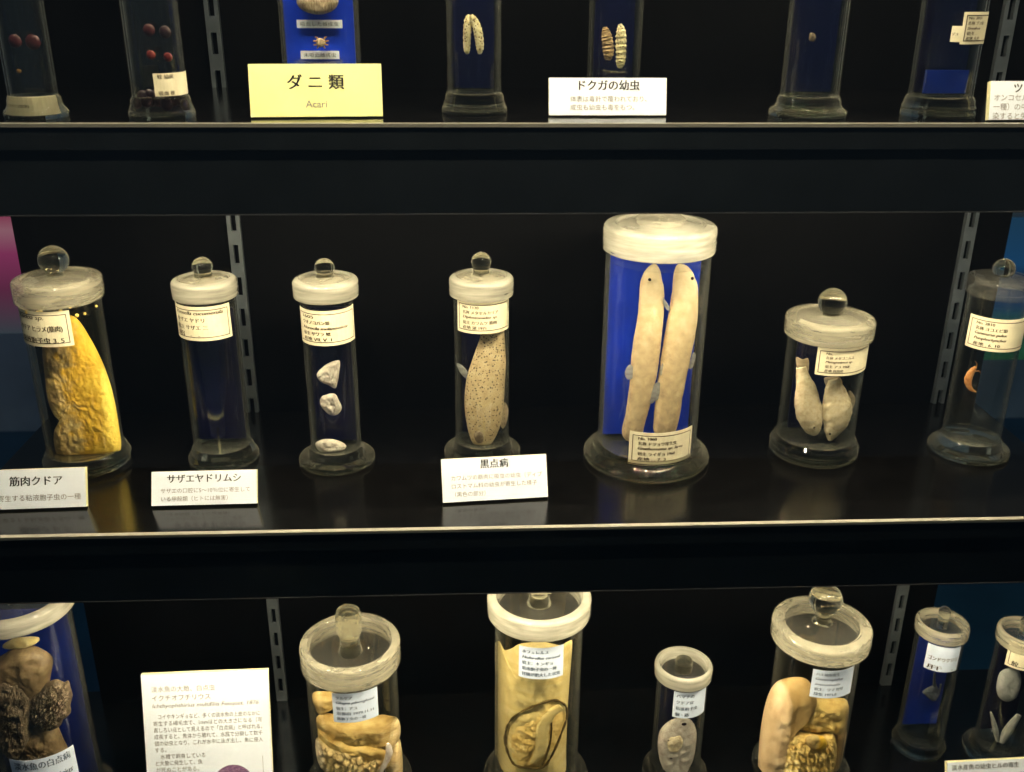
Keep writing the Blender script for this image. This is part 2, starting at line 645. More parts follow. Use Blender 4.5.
# ------------------------------------------------------------------ jars
def ray_cyl(x, y, X, Y, r):
    d = ray(x, y)
    ox, oy = CAM.x - X, CAM.y - Y
    a = d.x * d.x + d.y * d.y
    b = 2 * (ox * d.x + oy * d.y)
    c = ox * ox + oy * oy - r * r
    disc = b * b - 4 * a * c
    if disc < 0:
        t = -b / (2 * a)
    else:
        t = (-b - math.sqrt(disc)) / (2 * a)
    p = CAM + d * t
    return math.atan2(p.x - X, -(p.y - Y)), p.z    # azimuth 0 faces the viewer (-Y)


def wrap(V, X0, r, az0, zc, off):
    """bend a flat (u,v) drawing onto a cylinder of radius r (local frame of the jar)"""
    R = r + off
    return [(R * math.sin(az0 + u / r), -R * math.cos(az0 + u / r), zc + v) for u, v, _ in V]


def paper_patch(wd, ht, az0, zc, r, t, n=14):
    V, Fc = [], []
    for i in range(n + 1):
        u = -wd / 2 + wd * i / n
        for R in (r + .0001, r + t):
            for v in (-ht / 2, ht / 2):
                a = az0 + u / r
                V.append((R * math.sin(a), -R * math.cos(a), zc + v))
    for i in range(n):
        a, b = 4 * i, 4 * (i + 1)
        Fc += [(a + 2, b + 2, b + 3, a + 3), (a, a + 1, b + 1, b), (a + 1, a + 3, b + 3, b + 1), (a, b, b + 2, a + 2)]
    Fc += [(0, 2, 3, 1), (4 * n, 4 * n + 1, 4 * n + 3, 4 * n + 2)]
    return V, Fc


def jar_label(root, X, Y, z, r, box_px, lines, paper, border=True, ink='ink_brown'):
    """paper label pasted round the glass; box_px = (x left, x right, y top, y bottom) of what shows"""
    xl, xr, yt, yb = box_px
    ym = (yt + yb) / 2
    a0, _ = ray_cyl(xl, ym, X, Y, r)
    a1, _ = ray_cyl(xr, ym, X, Y, r)
    xm = (xl + xr) / 2
    _, zt = ray_cyl(xm, yt, X, Y, r)
    _, zb = ray_cyl(xm, yb, X, Y, r)
    wd, ht = (a1 - a0) * r, zt - zb
    az, zc = (a0 + a1) / 2, (zt + zb) / 2 - z
    lab = link('label', *paper_patch(wd, ht, az, zc, r, .0004), M[paper], root, smooth=False, origin=(0, 0, 0))
    if border:
        m = min(wd, ht) * .09
        V, Fc = frame2d(-wd / 2 + m, wd / 2 - m, -ht / 2 + m, ht / 2 - m, .0007)
        link('border', wrap(V, X, r, az, zc, .0006), Fc, M[ink], lab, origin=(0, 0, 0))
    rows = []
    k = len(lines)
    for i, t in enumerate(lines):
        fy = .36 - .72 * (i / max(1, k - 1)) if k > 1 else 0
        sh = 0.0
        size = ht * .68 / max(3.2, k + .6)
        if t.startswith('~'):
            t, sh = t[1:], .3
        wmax = wd * (.74 if border else .84)
        est = sum(.95 if ord(c) > 300 else .52 for c in t) * size
        rows.append((t, -(wmax - min(est, wmax)) / 2, fy * ht * (.88 if border else 1), size, min(est, wmax), sh, 0))
    V, Fc = text_lines(rows)
    if V:
        e = ht * .006
        V, Fc = join([([(p + d, q, c) for p, q, c in V], Fc) for d in (-e, e)])
        link('lettering', wrap(V, X, r, az, zc, .0006), Fc, M[ink], lab, origin=(0, 0, 0))
    return lab


def knob_parts(kind, r, z0, ztop):
    """stopper knob: 'ball', 'bullet', 'disc', 'post'"""
    h = ztop - z0
    if kind == 'ball':
        zc = ztop - r
        pr = [(0, z0 - .001), (r * .62, z0 - .001), (r * .5, z0 + .001)]
        a0 = -math.acos(.48)
        for i in range(15):
            a = -1.05 + (math.pi / 2 + 1.05) * i / 14
            pr.append((r * math.cos(a) if i < 14 else 0, max(zc + r * math.sin(a), z0 + .0012)))
        return pr
    if kind == 'bullet':
        pr = [(0, z0 - .001), (r * .95, z0 - .001), (r * .8, z0 + .002), (r * .86, z0 + h * .3)]
        zc = z0 + h - r
        for i in range(10):
            a = math.pi / 2 * i / 9
            pr.append((r * math.cos(a) if i < 9 else 0, max(zc, z0 + h * .35) + min(r, h * .65) * math.sin(a)))
        return pr
    if kind == 'post':
        return [(0, z0 - .001), (r * .95, z0 - .001), (r * .8, z0 + h * .12), (r * .75, z0 + h * .35), (r, z0 + h * .5), (r, z0 + h * .85), (r * .86, z0 + h * .97), (r * .5, z0 + h), (0, z0 + h)]
    return [(0, z0 - .001), (r, z0 - .001), (r, z0 + h * .7), (r * .94, z0 + h), (0, z0 + h)]


def jar(X, Y, z, rfl, rb, rl, zb, zt, label, knob=None, frost='frost', top='frost_thin', dish=False, liquid=None,
        liq_top=None, plate=None, plate_y=.25, plate_w=.9, labels=(), lid=True, group=None, glass='glass', flange_h=.006,
        plate_z=(.0175, None)):
    root = empty('specimen_jar', (X, Y, z))
    tag(root, label, 'jar', group)
    # foot
    fh = flange_h
    pr = [(0, .0002), (rfl * .97, .0002)] + arc(rfl * .97, .0002, rfl, fh * .5, (rfl * .97, fh * .5), 3)
    pr += arc(rfl, fh * .5, rfl * .95, fh, (rfl * .95, fh * .5), 3)
    pr += [(rb * 1.16, fh + .0015), (rb * 1.10, fh + .004), (rb * 1.09, fh + .007), (rb * 1.02, fh + .0095), (rb * .93, fh + .0095), (rb * .8, fh + .0075), (0, fh + .0065)]
    link('foot', *lathe(pr, 56), M['foot'], root, smooth=True, origin=(0, 0, 0))
    # wall: closed ring profile
    zl = fh + .0096
    t = .0017
    ztop = zb + .004
    ring = [(rb - t, zl), (rb, zl), (rb, zl + (ztop - zl) * .33), (rb, zl + (ztop - zl) * .66), (rb, ztop), (rb - t, ztop)]
    link('body', *lathe(ring, 64, closed=True), M[glass], root, smooth=True, origin=(0, 0, 0))
    bm = root.children[-1] if False else None
    if liquid:
        lt = liq_top if liq_top else zb - .008
        r2 = rb - t - .0004
        link('liquid', *lathe([(0, zl + .0005), (r2, zl + .0005), (r2, lt + .0012), (r2 - .0012, lt), (0, lt)], 56), M[liquid], root, smooth=False, origin=(0, 0, 0))
    if plate:
        y = rb * plate_y
        hw = math.sqrt(max(1e-6, (rb - t - .0012) ** 2 - (y + .0018) ** 2)) * plate_w
        z1 = plate_z[1] if plate_z[1] else zb - .012
        link('backing_plate', *box(-hw, hw, y, y + .0018, plate_z[0], z1), M[plate], root, origin=(0, 0, 0))
    if lid:
        h = zt - zb
        b = min(.004, h * .35)
        if dish:
            inner = rl * .80
            ring = [(rb + .0006, zb), (rl - b * .5, zb)] + arc(rl - b * .5, zb, rl, zb + b * .5, (rl - b * .5, zb + b * .5), 3)
            ring += arc(rl, zt - b, rl - b, zt, (rl - b, zt - b), 4) + [(inner + .002, zt - .0006), (inner, zt - .003), (inner - .001, zb + h * .45), (rb - .004, zb + h * .2)]
            lo = link('lid', *lathe(ring, 64, closed=True), M[frost], root, smooth=True, origin=(0, 0, 0))
            zp = zb + h * .45
            link('lid_top', *lathe([(0, zp - .003), (inner - .0012, zp - .003), (inner - .0012, zp), (inner * .5, zp + .0006), (0, zp + .001)], 56), M[top], lo, smooth=False, origin=(0, 0, 0))
            z0 = zp + .001
        else:
            ring = [(rb + .0006, zb), (rl - b * .5, zb)] + arc(rl - b * .5, zb, rl, zb + b * .5, (rl - b * .5, zb + b * .5), 3)
            ring += arc(rl, zt - b, rl - b, zt, (rl - b, zt - b), 5) + [(rl * .80, zt + .0004), (rl * .76, zt - .0012), (rl * .745, zt - .0012), (rl * .74, zb + h * .5), (rb - .003, zb + .002)]
            lo = link('lid', *lathe(ring, 64, closed=True), M[frost], root, smooth=True, origin=(0, 0, 0))
            zp = zt - .0013
            link('lid_top', *lathe([(0, zp - .004), (rl * .739, zp - .004), (rl * .739, zp), (rl * .5, zp + .0016), (rl * .25, zp + .003), (0, zp + .003)], 56), M[top], lo, smooth=True, origin=(0, 0, 0))
            z0 = zp + .003
        if knob:
            kind, kr, kt, km = knob
            link('knob', *lathe(knob_parts(kind, kr, z0, kt), 40), M[km], lo, smooth=True, origin=(0, 0, 0))
    for lb in labels:
        jar_label(root, X, Y, z, rb, *lb)
    return root


# ------------------------------------------------------------------ specimens
def catmull(pts, n, closed=False):
    out = []
    k = len(pts)
    seg = k if closed else k - 1
    for j in range(seg):
        if closed:
            p = [pts[(j + d) % k] for d in (-1, 0, 1, 2)]
        else:
            p = [pts[max(0, j - 1)], pts[j], pts[j + 1], pts[min(k - 1, j + 2)]]
        for i in range(n):
            t = i / n
            out.append(tuple(.5 * (2 * b + (c - a) * t + (2 * a - 5 * b + 4 * c - d) * t * t + (3 * b - a - 3 * c + d) * t ** 3)
                             for a, b, c, d in zip(*p)))
    if not closed:
        out.append(tuple(pts[-1]))
    return out


def sweep(name, spine, Y, mat, flat=.7, n=6, sides=14, rough=0.0, rscale=200, parent=None, seed=0, ridge=0.0, ridge_n=0):
    """elongated body: spine = [(x px, y px, half width px)] read at depth Y, oval section"""
    pts = catmull(spine, n)
    V, Fc = [], []
    W = [at(p[0], p[1], Y) for p in pts]
    k = len(pts)
    for i, p in enumerate(pts):
        a, b = W[max(0, i - 1)], W[min(k - 1, i + 1)]
        d = (b - a)
        d.y = 0
        d.normalize()
        nrm = Vector((d.z, 0, -d.x))
        hw = max(.0002, p[2] * mpp(W[i]))
        if ridge_n:
            hw *= 1 + ridge * math.sin(i / (k - 1) * math.pi * 2 * ridge_n)
        for s in range(sides):
            t = 2 * math.pi * s / sides
            q = W[i] + nrm * (hw * math.cos(t)) + Vector((0, 1, 0)) * (hw * flat * math.sin(t))
            if rough:
                q = q + (q - W[i]) * (rough * noise.noise(q * rscale + Vector((seed, seed, 0))))
            V.append(tuple(q))
    for i in range(k - 1):
        for s in range(sides):
            s2 = (s + 1) % sides
            Fc.append((i * sides + s, i * sides + s2, (i + 1) * sides + s2, (i + 1) * sides + s))
    V += [tuple(W[0]), tuple(W[-1])]
    V = [(x, y, rest(zz)) for x, y, zz in V]
    for s in range(sides):
        Fc.append((len(V) - 2, (s + 1) % sides, s))
        Fc.append((len(V) - 1, (k - 1) * sides + s, (k - 1) * sides + (s + 1) % sides))
    if parent is not None:
        pl = parent.location
        V = [tuple(Vector(v) - pl) for v in V]
    return link(name, V, Fc, mat, parent, smooth=True)


def rest(zz):
    """contents lie on the inner bottom of their jar"""
    return max(zz, (Z_DECK if zz < S_MID - .1 else S_MID if zz < -.05 else 0) + .0140)


def inflate(name, outline, Y, thick, mat, rings=12, n=5, amp=0.0, scale=120, parent=None, seed=0, lump=0.0, lscale=150, back=.5, curve=None):
    """slab or lobe with a traced outline (px, at depth Y), its own thickness and a lumpy surface"""
    if lump:
        n, rings = max(n, 11), int(rings * 1.4)
    ol = catmull(outline, n, True)
    cxp = sum(p[0] for p in ol) / len(ol)
    cyp = sum(p[1] for p in ol) / len(ol)
    def read(x, y):
        q = at(x, y, Y)
        if curve:      # read the point where the bowed sheet really is, then lay it flat
            for _ in range(4):
                c = curve(q.x)
                q = at(x, y, Y + c)
            q.y = Y
        return q
    C = read(cxp, cyp)
    B = [read(p[0], p[1]) for p in ol]
    k = len(B)
    V, Fc = [], []
    sv = Vector((seed * 1.7, seed * .9, seed * .3))

    rings = int(rings * 1.8)

    def relief(q, rr):
        nz = 0
        if amp:
            nz += amp * (noise.noise(q * scale + sv) + .5 * noise.noise(q * scale * 2.3 + sv) + .25 * noise.noise(q * scale * 5 + sv))
        if lump:
            dist = noise.voronoi(q * lscale + sv)[0]
            nz += lump * (min(.6, dist[1] - dist[0]) - .25)
        return nz * (1 - rr ** 6)

    def layer(sign, th):
        rows = []
        for j in range(rings):
            u = (j + 1) / rings
            rr = .5 * u + .5 * math.sin(u * math.pi / 2)
            row = []
            for i in range(k):
                q = C + (B[i] - C) * rr
                off = sign * (th * math.sqrt(max(0, 1 - rr ** 4)) + relief(q, rr))
                if curve:
                    off += curve(q.x)
                row.append(len(V))
                V.append((q.x, q.y + off, q.z))
            rows.append(row)
        c0 = len(V)
        V.append((C.x, C.y + sign * (th + relief(C, 0)) + (curve(C.x) if curve else 0), C.z))
        for i in range(k):
            i2 = (i + 1) % k
            Fc.append((c0, rows[0][i], rows[0][i2]) if sign < 0 else (c0, rows[0][i2], rows[0][i]))
            for j in range(rings - 1):
                q = (rows[j][i], rows[j + 1][i], rows[j + 1][i2], rows[j][i2])
                Fc.append(q if sign < 0 else q[::-1])
        return rows[-1]
    a = layer(-1, thick)
    b = layer(1, thick * back)
    V = [(x, y, rest(zz)) for x, y, zz in V]
    for i in range(k):
        i2 = (i + 1) % k
        Fc.append((a[i], b[i], b[i2], a[i2]))
    if parent is not None:
        pl = parent.location
        V = [tuple(Vector(v) - pl) for v in V]
    return link(name, V, Fc, mat, parent, smooth=True)


def ball(name, x, y, Y, rpx, mat, parent=None, sq=(1, 1, 1)):
    c = at(x, y, Y)
    r = rpx * mpp(c)
    pr = [(r * math.sin(math.pi * i / 8) if 0 < i < 8 else 0, -r * math.cos(math.pi * i / 8)) for i in range(9)]
    V, Fc = lathe(pr, 12)
    V = [(c.x + a * sq[0], c.y + b * sq[1], c.z + d * sq[2]) for a, b, d in V]
    if parent is not None:
        pl = parent.location
        V = [tuple(Vector(v) - pl) for v in V]
    return link(name, V, Fc, mat, parent, smooth=True)


def tr(pts, sx, ox, oy):
    """crop pixels to photo pixels"""
    return [tuple([ox + p[0] / sx, oy + p[1] / sx] + [q / sx for q in p[2:]]) for p in pts]


GM = 'lidded specimen jars on the middle shelf'
GT = 'specimen jars on the top shelf'
GB = 'lidded specimen jars on the bottom deck'

# ---- middle shelf ----------------------------------------------------------
z = S_MID
jar(-.3550, .1359, z, .0376, .0335, .0370, .1590, .1790, 'wide ball-knobbed jar holding a yellow slab of muscle in amber liquid',
    ('ball', .0126, .2060, 'solid_warm'), 'frost', 'frost_thin', liquid='glass_amber', liq_top=.150, group=GM,
    labels=[((21, 72, 312, 347), ['~Kudoa sp.', 'クドア ヒラメ(筋肉)', '粘液胞子虫 3. 5'], 'paper_old')])
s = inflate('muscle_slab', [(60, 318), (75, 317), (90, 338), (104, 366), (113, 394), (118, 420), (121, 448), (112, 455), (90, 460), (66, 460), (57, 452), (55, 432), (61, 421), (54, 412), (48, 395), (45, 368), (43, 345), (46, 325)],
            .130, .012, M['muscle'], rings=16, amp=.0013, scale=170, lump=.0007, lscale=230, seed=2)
tag(s, 'yellow granular muscle slab filling the amber jar at the left', 'specimen')
random.seed(5)
for i in range(9):
    b = ball('tissue_crumb', 26 + i * 8.7 + random.uniform(-3, 3), 313 + random.uniform(-5, 5) - abs(i - 4) * .8, .1075, random.uniform(1.2, 2.2), M['crumb'])
    tag(b, 'tiny yellow crumb stuck inside the glass under the amber jar lid', 'crumb', 'crumbs under the lid of the amber jar')

jar(-.2305, .1403, z, .0324, .0258, .0284, .1588, .1755, 'slim dark blue jar with no visible specimen behind the サザエヤドリムシ card',
    ('bullet', .0092, .1940, 'solid_warm'), 'frost_dense', 'frost', plate='navy', plate_y=.15, plate_w=.98, liquid='liquid', liq_top=.148, group=GM,
    labels=[((178, 231, 307, 341), ['~Pennella cucumerula', 'サザエ ヤドリ', '宿主 サザエ 三', '  昭  .  .'], 'paper_old')])

jar(-.1235, .1318, z, .0353, .0232, .0287, .1605, .1775, 'slim dark blue jar with three small white pieces of tissue',
    ('bullet', .0090, .1945, 'solid_warm'), 'frost_dense', 'frost', plate='navy', plate_y=.25, plate_w=.98, liquid='liquid', liq_top=.150, group=GM,
    labels=[((302, 354, 311, 346), ['  1605', 'ウオノコバン類', '~Nerocila melanosticta', '宿主 サワラ 鰓', '産地 Ⅶ. Ⅴ. 1'], 'paper_old')])
Yp = .124
s = inflate('tissue_piece', tr([(223, 350), (222, 380), (218, 405), (212, 419), (195, 410), (176, 402), (166, 386), (176, 370), (196, 356)], 2.49, 250, 220), Yp, .0038, M['white_bit'], 8, amp=.0013, scale=300, seed=1)
tag(s, 'topmost white wedge shaped piece in the three-piece jar', 'specimen', 'white pieces in the slim jar')
s = inflate('tissue_piece', tr([(200, 432), (213, 434), (222, 450), (229, 468), (218, 484), (203, 486), (186, 474), (174, 456), (178, 440), (190, 435)], 2.49, 250, 220), Yp, .0038, M['white_bit'], 8, amp=.0013, scale=300, seed=4)
tag(s, 'middle white heart shaped piece in the three-piece jar', 'specimen', 'white pieces in the slim jar')
s = inflate('tissue_piece', tr([(163, 556), (180, 547), (205, 546), (228, 553), (240, 564), (226, 574), (196, 578), (172, 572)], 2.49, 250, 220), Yp, .0055, M['white_bit'], 8, amp=.0013, scale=300, seed=7)
tag(s, 'lowest white piece lying flat on the bottom of the three-piece jar', 'specimen', 'white pieces in the slim jar')

jar(.0131, .1421, z, .0363, .0252, .0290, .1580, .1755, 'slim dark jar with a spotted fish behind the 黒点病 card',
    ('bullet', .0090, .1965, 'solid_warm'), 'frost_dense', 'frost', plate='navy', plate_y=.40, plate_w=.98, liquid='liquid', liq_top=.150, group=GM,
    labels=[((458, 508, 302, 334), ['No. 1120', '名称 メタセルカリア', '~Diplostomidae sp.', '宿主 カワムツ 筋肉', '産地 湖 1971'], 'paper_old')])
Yp = .134
fish = empty('spotted_fish', tuple(at(484, 448, Yp)))
tag(fish, 'pale fish peppered with black spots, head down in its jar', 'fish')
sweep('body', tr([(606, 262, 26), (603, 300, 32), (596, 350, 42), (587, 400, 48), (583, 450, 49), (582, 500, 44), (579, 540, 32), (579, 565, 17), (580, 574, 4)], 2.49, 250, 220), Yp, M['fish_spot'], .55, n=7, sides=20, parent=fish)
inflate('fin', tr([(515, 358), (528, 362), (542, 378), (545, 398), (534, 392), (522, 378)], 2.49, 250, 220), Yp, .0006, M['fin'], 4, parent=fish)
inflate('fin', tr([(632, 455), (643, 470), (640, 500), (630, 520), (622, 500)], 2.49, 250, 220), Yp, .0006, M['fin_tan'], 4, parent=fish)
inflate('gill_patch', tr([(558, 532), (572, 526), (582, 536), (580, 552), (568, 556), (560, 546)], 2.49, 250, 220), Yp - .0078, .0016, M['wart'], 5, parent=fish)

jar(.1684, .1302, z, .0591, .0462, .0493, .2010, .2245, 'largest jar of the middle shelf, holding two long pale fish against blue',
    ('disc', .0215, .2300, 'frost_thin'), 'frost_dense', 'frost_dense', plate='blue', plate_y=.20, plate_w=.97, plate_z=(.019, .196), liquid='liquid', liq_top=.192, group=GM, flange_h=.008,
    labels=[((629, 690, 433, 465), ['No. 1060', '名称 ドジョウ寄生虫', '~Gnathostoma sp. larva', '宿主 ライギョ 1960', '産地 . . 7. 3'], 'paper_old')])
Yp = .122


def eel(label, spine, eye, fins, grp):
    r = empty('long_fish', tuple(at(*tr([spine[-1][:2]], 2.575, 560, 200)[0], Yp)))
    tag(r, label, 'fish', grp)
    sweep('body', tr(spine, 2.575, 560, 200), Yp, M['eel'], .7, n=8, sides=24, rough=.05, rscale=150, parent=r)
    x, y = tr([eye], 2.575, 560, 200)[0]
    ball('eye', x, y, Yp - .0065, 1.7, M['eye'], r)
    for fo in fins:
        inflate('fin', tr(fo, 2.575, 560, 200), Yp - .004, .0007, M['fin'], 4, parent=r)


eel('left of the two long pale fish in the large blue jar',
    [(245, 165, 4), (243, 171, 11), (240, 184, 20), (236, 206, 28), (236, 240, 32), (233, 300, 34), (224, 370, 36), (216, 440, 35), (207, 500, 31), (195, 560, 28), (184, 600, 26), (180, 618, 12)],
    (231, 205), [[(182, 424), (190, 436), (188, 458), (174, 462), (167, 446), (172, 430)], [(262, 252), (270, 256), (284, 282), (276, 284), (266, 268)], [(238, 480), (252, 470), (258, 492), (246, 516), (234, 524), (230, 504)]], 'pair of long pale fish')
eel('right of the two long pale fish in the large blue jar, grey towards the tail',
    [(306, 165, 4), (308, 171, 12), (313, 184, 22), (319, 206, 29), (322, 240, 34), (316, 300, 38), (305, 370, 39), (292, 440, 37), (282, 500, 35), (274, 560, 33), (268, 594, 28), (266, 606, 14)],
    (341, 202), [[(264, 420), (270, 428), (268, 446), (258, 452), (257, 434)], [(252, 470), (262, 478), (258, 506), (246, 516), (242, 492)], [(342, 395), (350, 400), (342, 430), (332, 432)]], 'pair of long pale fish')

jar(.3320, .1364, z, .0414, .0360, .0402, .1185, .1370, 'short squat jar holding two cream fish, heads down',
    ('ball', .0129, .1625, 'solid_warm'), 'frost', 'frost_thin', plate='navy', plate_y=.45, plate_w=.78, liquid='liquid', liq_top=.108, group=GM, flange_h=.008,
    labels=[((816, 866, 349, 376), ['No.', '名称 メタゴニムス', '~Metagonimus sp.', '宿主 アユ 1968', '産地 高知県'], 'paper_old')])
Yp = .118


def small_fish(label, spine, tail, eye):
    r = empty('cream_fish', tuple(at(*tr([spine[-1][:2]], 2.757, 740, 220)[0], Yp)))
    tag(r, label, 'fish', 'pair of cream fish')
    sweep('body', tr(spine, 2.757, 740, 220), Yp, M['fish_cream'], .6, n=12, sides=32, rough=.09, rscale=260, parent=r)
    inflate('tail_fin', tr(tail, 2.757, 740, 220), Yp, .0009, M['fin_tan'], 5, parent=r)
    x, y = tr([eye], 2.757, 740, 220)[0]
    ball('eye', x, y, Yp - .0055, 1.1, M['eye'], r)
    return r


r = small_fish('left of the two cream fish in the squat jar', [(168, 405, 14), (172, 430, 18), (180, 460, 27), (184, 495, 34), (190, 530, 36), (198, 560, 30), (204, 582, 19), (206, 593, 6)],
               [(155, 378), (172, 384), (188, 382), (190, 410), (182, 432), (164, 432), (157, 408)], (204, 572))
inflate('fin', tr([(160, 470), (150, 488), (150, 512), (160, 520), (168, 500)], 2.757, 740, 220), Yp, .0007, M['fin_tan'], 4, parent=r)
r = small_fish('right of the two cream fish in the squat jar', [(256, 438, 14), (258, 455, 22), (262, 480, 33), (267, 515, 41), (265, 550, 38), (256, 580, 25), (250, 598, 13), (249, 608, 5)],
               [(232, 436), (250, 432), (275, 434), (282, 452), (270, 470), (250, 470), (236, 455)], (248, 590))
inflate('fin', tr([(300, 470), (314, 482), (318, 500), (308, 522), (298, 500)], 2.757, 740, 220), Yp, .0007, M['fin_tan'], 4, parent=r)

jar(.4835, .1330, z, .0371, .0262, .0298, .1575, .1735, 'clear slim jar at the right end with a tiny orange shrimp',
    ('ball', .0096, .1900, 'solid_warm'), 'frost_clear', 'frost_clear', liquid='liquid', liq_top=.148, group=GM,
    labels=[((967, 1023, 319, 352), ['No. 2810', '名称 ヨコエビ類', '~Gammarus pulex', '~Pomphorhynchus', '産地 . 6. 10'], 'paper_old')])
Yp = .128
sh = empty('orange_shrimp', tuple(at(972, 392, Yp)))
tag(sh, 'tiny curled orange shrimp floating in the clear jar', 'shrimp')
sweep('body', [(976, 367, 1.6), (972, 371, 3.2), (968.5, 378, 4.0), (968.5, 384, 3.2), (971, 389, 2.0), (976, 392, .7)], Yp, M['orange'], .7, parent=sh, ridge=.08, ridge_n=8)
sweep('leg', [(973, 372, .6), (979, 371, .5), (981, 374, .3)], Yp, M['orange'], 1, 3, 6, parent=sh)
sweep('antenna', [(976, 368, .5), (977, 364, .4), (975, 361, .2)], Yp, M['orange'], 1, 3, 6, parent=sh)


# ---- cards -----------------------------------------------------------------
def card(bl, br, h, tilt, zf, label, title, tsize, body, bsize, face='card', extra=None, tx=None, ty=.72, bx=None, by=.38, lead=1.5, tw=None, bold=0.0, thick=.0048):
    """foam-board caption leaning back; bl, br = (x, y) of the lower front corners"""
    wd = math.hypot(br[0] - bl[0], br[1] - bl[1])
    o = link('caption_card', *box(0, wd, 0, thick, 0, h), M['card_edge'], mats=[M[face]], origin=(0, 0, 0), fmat=[0, 0, 1, 1, 0, 0])
    o.location = (bl[0], bl[1], zf + thick * math.sin(tilt) + .0002)
    o.rotation_euler = (-tilt, 0, math.atan2(br[1] - bl[1], br[0] - bl[0]))
    tag(o, label, 'card', 'caption cards on the shelves')
    # easel strut behind: foot rests on the shelf
    zc = h * .55
    hh = zc * math.cos(tilt)
    v, f = join([box(wd * .42, wd * .58, thick, thick + .001, h * .30, h * .62)])
    foot = thick + .022
    c, sn = math.cos(tilt), math.sin(tilt)

    def loc(y, zz):   # world offset (y, z up from the shelf) -> card frame
        zz -= thick * sn
        return (y * c - zz * sn, y * sn + zz * c)
    fy, fz = loc(thick + .004 + h * .5 * sn + .02, .0006)
    strut = [(wd * .45, thick + .001, h * .56), (wd * .55, thick + .001, h * .56), (wd * .55, fy, fz), (wd * .45, fy, fz),
             (wd * .45, thick + .0022, h * .56), (wd * .55, thick + .0022, h * .56), (wd * .55, fy + .0012, fz), (wd * .45, fy + .0012, fz)]
    sf = [(0, 1, 2, 3), (7, 6, 5, 4), (0, 4, 5, 1), (1, 5, 6, 2), (2, 6, 7, 3), (3, 7, 4, 0)]
    link('strut', v + strut, f + [tuple(i + 8 for i in q) for q in sf], M['card_edge'], o, origin=(0, 0, 0))

    def put(name, V, Fc, mat):
        if V:
            link(name, [(a, -.00025, b) for a, b, _ in V], Fc, mat, o, origin=(0, 0, 0))
    if title:
        V, Fc = text_lines([(title, (tx if tx is not None else wd / 2), h * ty, tsize, tw, 0, bold)])
        V, Fc = join([([(a + d, b, c) for a, b, c in V], Fc) for d in (-tsize * .022, 0, tsize * .022)])
        put('title', V, Fc, M['ink'])
    parts = []
    for i, t in enumerate(body):
        sheer = 0
        if t.startswith('~'):
            t, sheer = t[1:], .25
        V, Fc = glyphs(t, bsize, 'LEFT', sheer)
        x0 = bx if bx is not None else wd * .08
        parts.append(([(v[0] + x0, v[1] + h * by - i * bsize * lead, 0) for v in V], Fc))
    if parts:
        V, Fc = join(parts)
        put('body_text', V, Fc, M['ink_grey'])
    if extra:
        extra(o, wd, h, put)
    return o


rad = math.radians
card((-.4230, .0415), (-.3255, .0455), .0335, rad(22), z, 'white card reading 筋肉クドア before the amber jar', '筋肉クドア', .0088, ['筋肉に寄生する粘液胞子虫の一種'], .0057, tx=.057, ty=.70, bx=.008, by=.26)
card((-.2705, .0440), (-.1819, .0455), .0290, rad(26), z, 'white card reading サザエヤドリムシ before the empty-looking blue jar', 'サザエヤドリムシ', .0079, ['サザエの口腔に5～10％位に寄生して', 'いる甲殻類（ヒトには無害）'], .0046, ty=.78, bx=.0075, by=.42)
card((-.0226, .0413), (.0687, .0487), .0373, rad(24), z, 'white card reading 黒点病 before the spotted fish jar', '黒点病', .0084, ['カワムツの筋肉に吸虫の幼虫（ディプ', 'ロストマム科の幼虫が寄生した様子', '（黒色の部分）'], .0047, ty=.85, bx=.0075, by=.54)

# ---- top shelf -------------------------------------------------------------
z = 0.0
jar(-.3060, .0340, z, .0215, .0165, .019, .265, .281, 'clear jar at the left end of the top shelf with dark red discs',
    ('ball', .006, .297, 'solid'), liquid='liquid', liq_top=.19, group=GT,
    labels=[((7, 57, 97, 116), ['ニクバエ(幼虫)'], 'paper_old', False)])
for (x, y, rr, nm) in ((15, 41, 6.5, 'left'), (33, 42, 7.5, 'right')):
    b = ball('red_disc', x, y, .030, rr, M['red'], sq=(1, .4, 1))
    tag(b, nm + ' one of the two dark red discs in the leftmost top jar', 'specimen', 'dark red discs in the leftmost top jar')
b = ball('amber_fleck', 19, 71, .030, 2.6, M['tick_leg'], sq=(1, .4, .8))
tag(b, 'small amber fleck low in the leftmost top jar', 'specimen')
jar(-.2175, .0345, z, .0232, .0190, .0215, .265, .281, 'clear jar on the top shelf with four red spots above a maroon heap',
    ('ball', .006, .297, 'solid'), liquid='liquid', liq_top=.19, group=GT,
    labels=[((154, 187, 73, 96), ['蚊 幼虫', '吸血 後'], 'paper_old', False)])
for (x, y, rr, mt, nm) in ((149, 30, 6, 'red', 'upper left dark red'), (165, 32, 6, 'maroon', 'upper right maroon'), (151, 55, 4.5, 'red_lite', 'lower left bright red'), (168, 57, 4.5, 'red_lite', 'lower right bright red')):
    b = ball('red_specimen', x, y, .030, rr, M[mt], sq=(1, .45, 1))
    tag(b, nm + ' spot of the four in the clear top jar', 'specimen', 'four red spots in the clear top jar')
random.seed(3)
heap = []
for i in range(15):
    x = 143 + (i % 8) * 5.6 + random.uniform(-1, 1)
    y = 104 - (i // 8) * 9 + random.uniform(-2, 2)
    b = ball('maroon_lump', x, y, .030 + random.uniform(-.006, .004), random.uniform(3.6, 5.6), M['maroon'], sq=(1, .8, 1.1))
    tag(b, 'dark maroon lump in the heap at the bottom of the clear top jar', 'specimen', 'maroon lumps heaped in the clear top jar')
P = at(320, 30, .075)
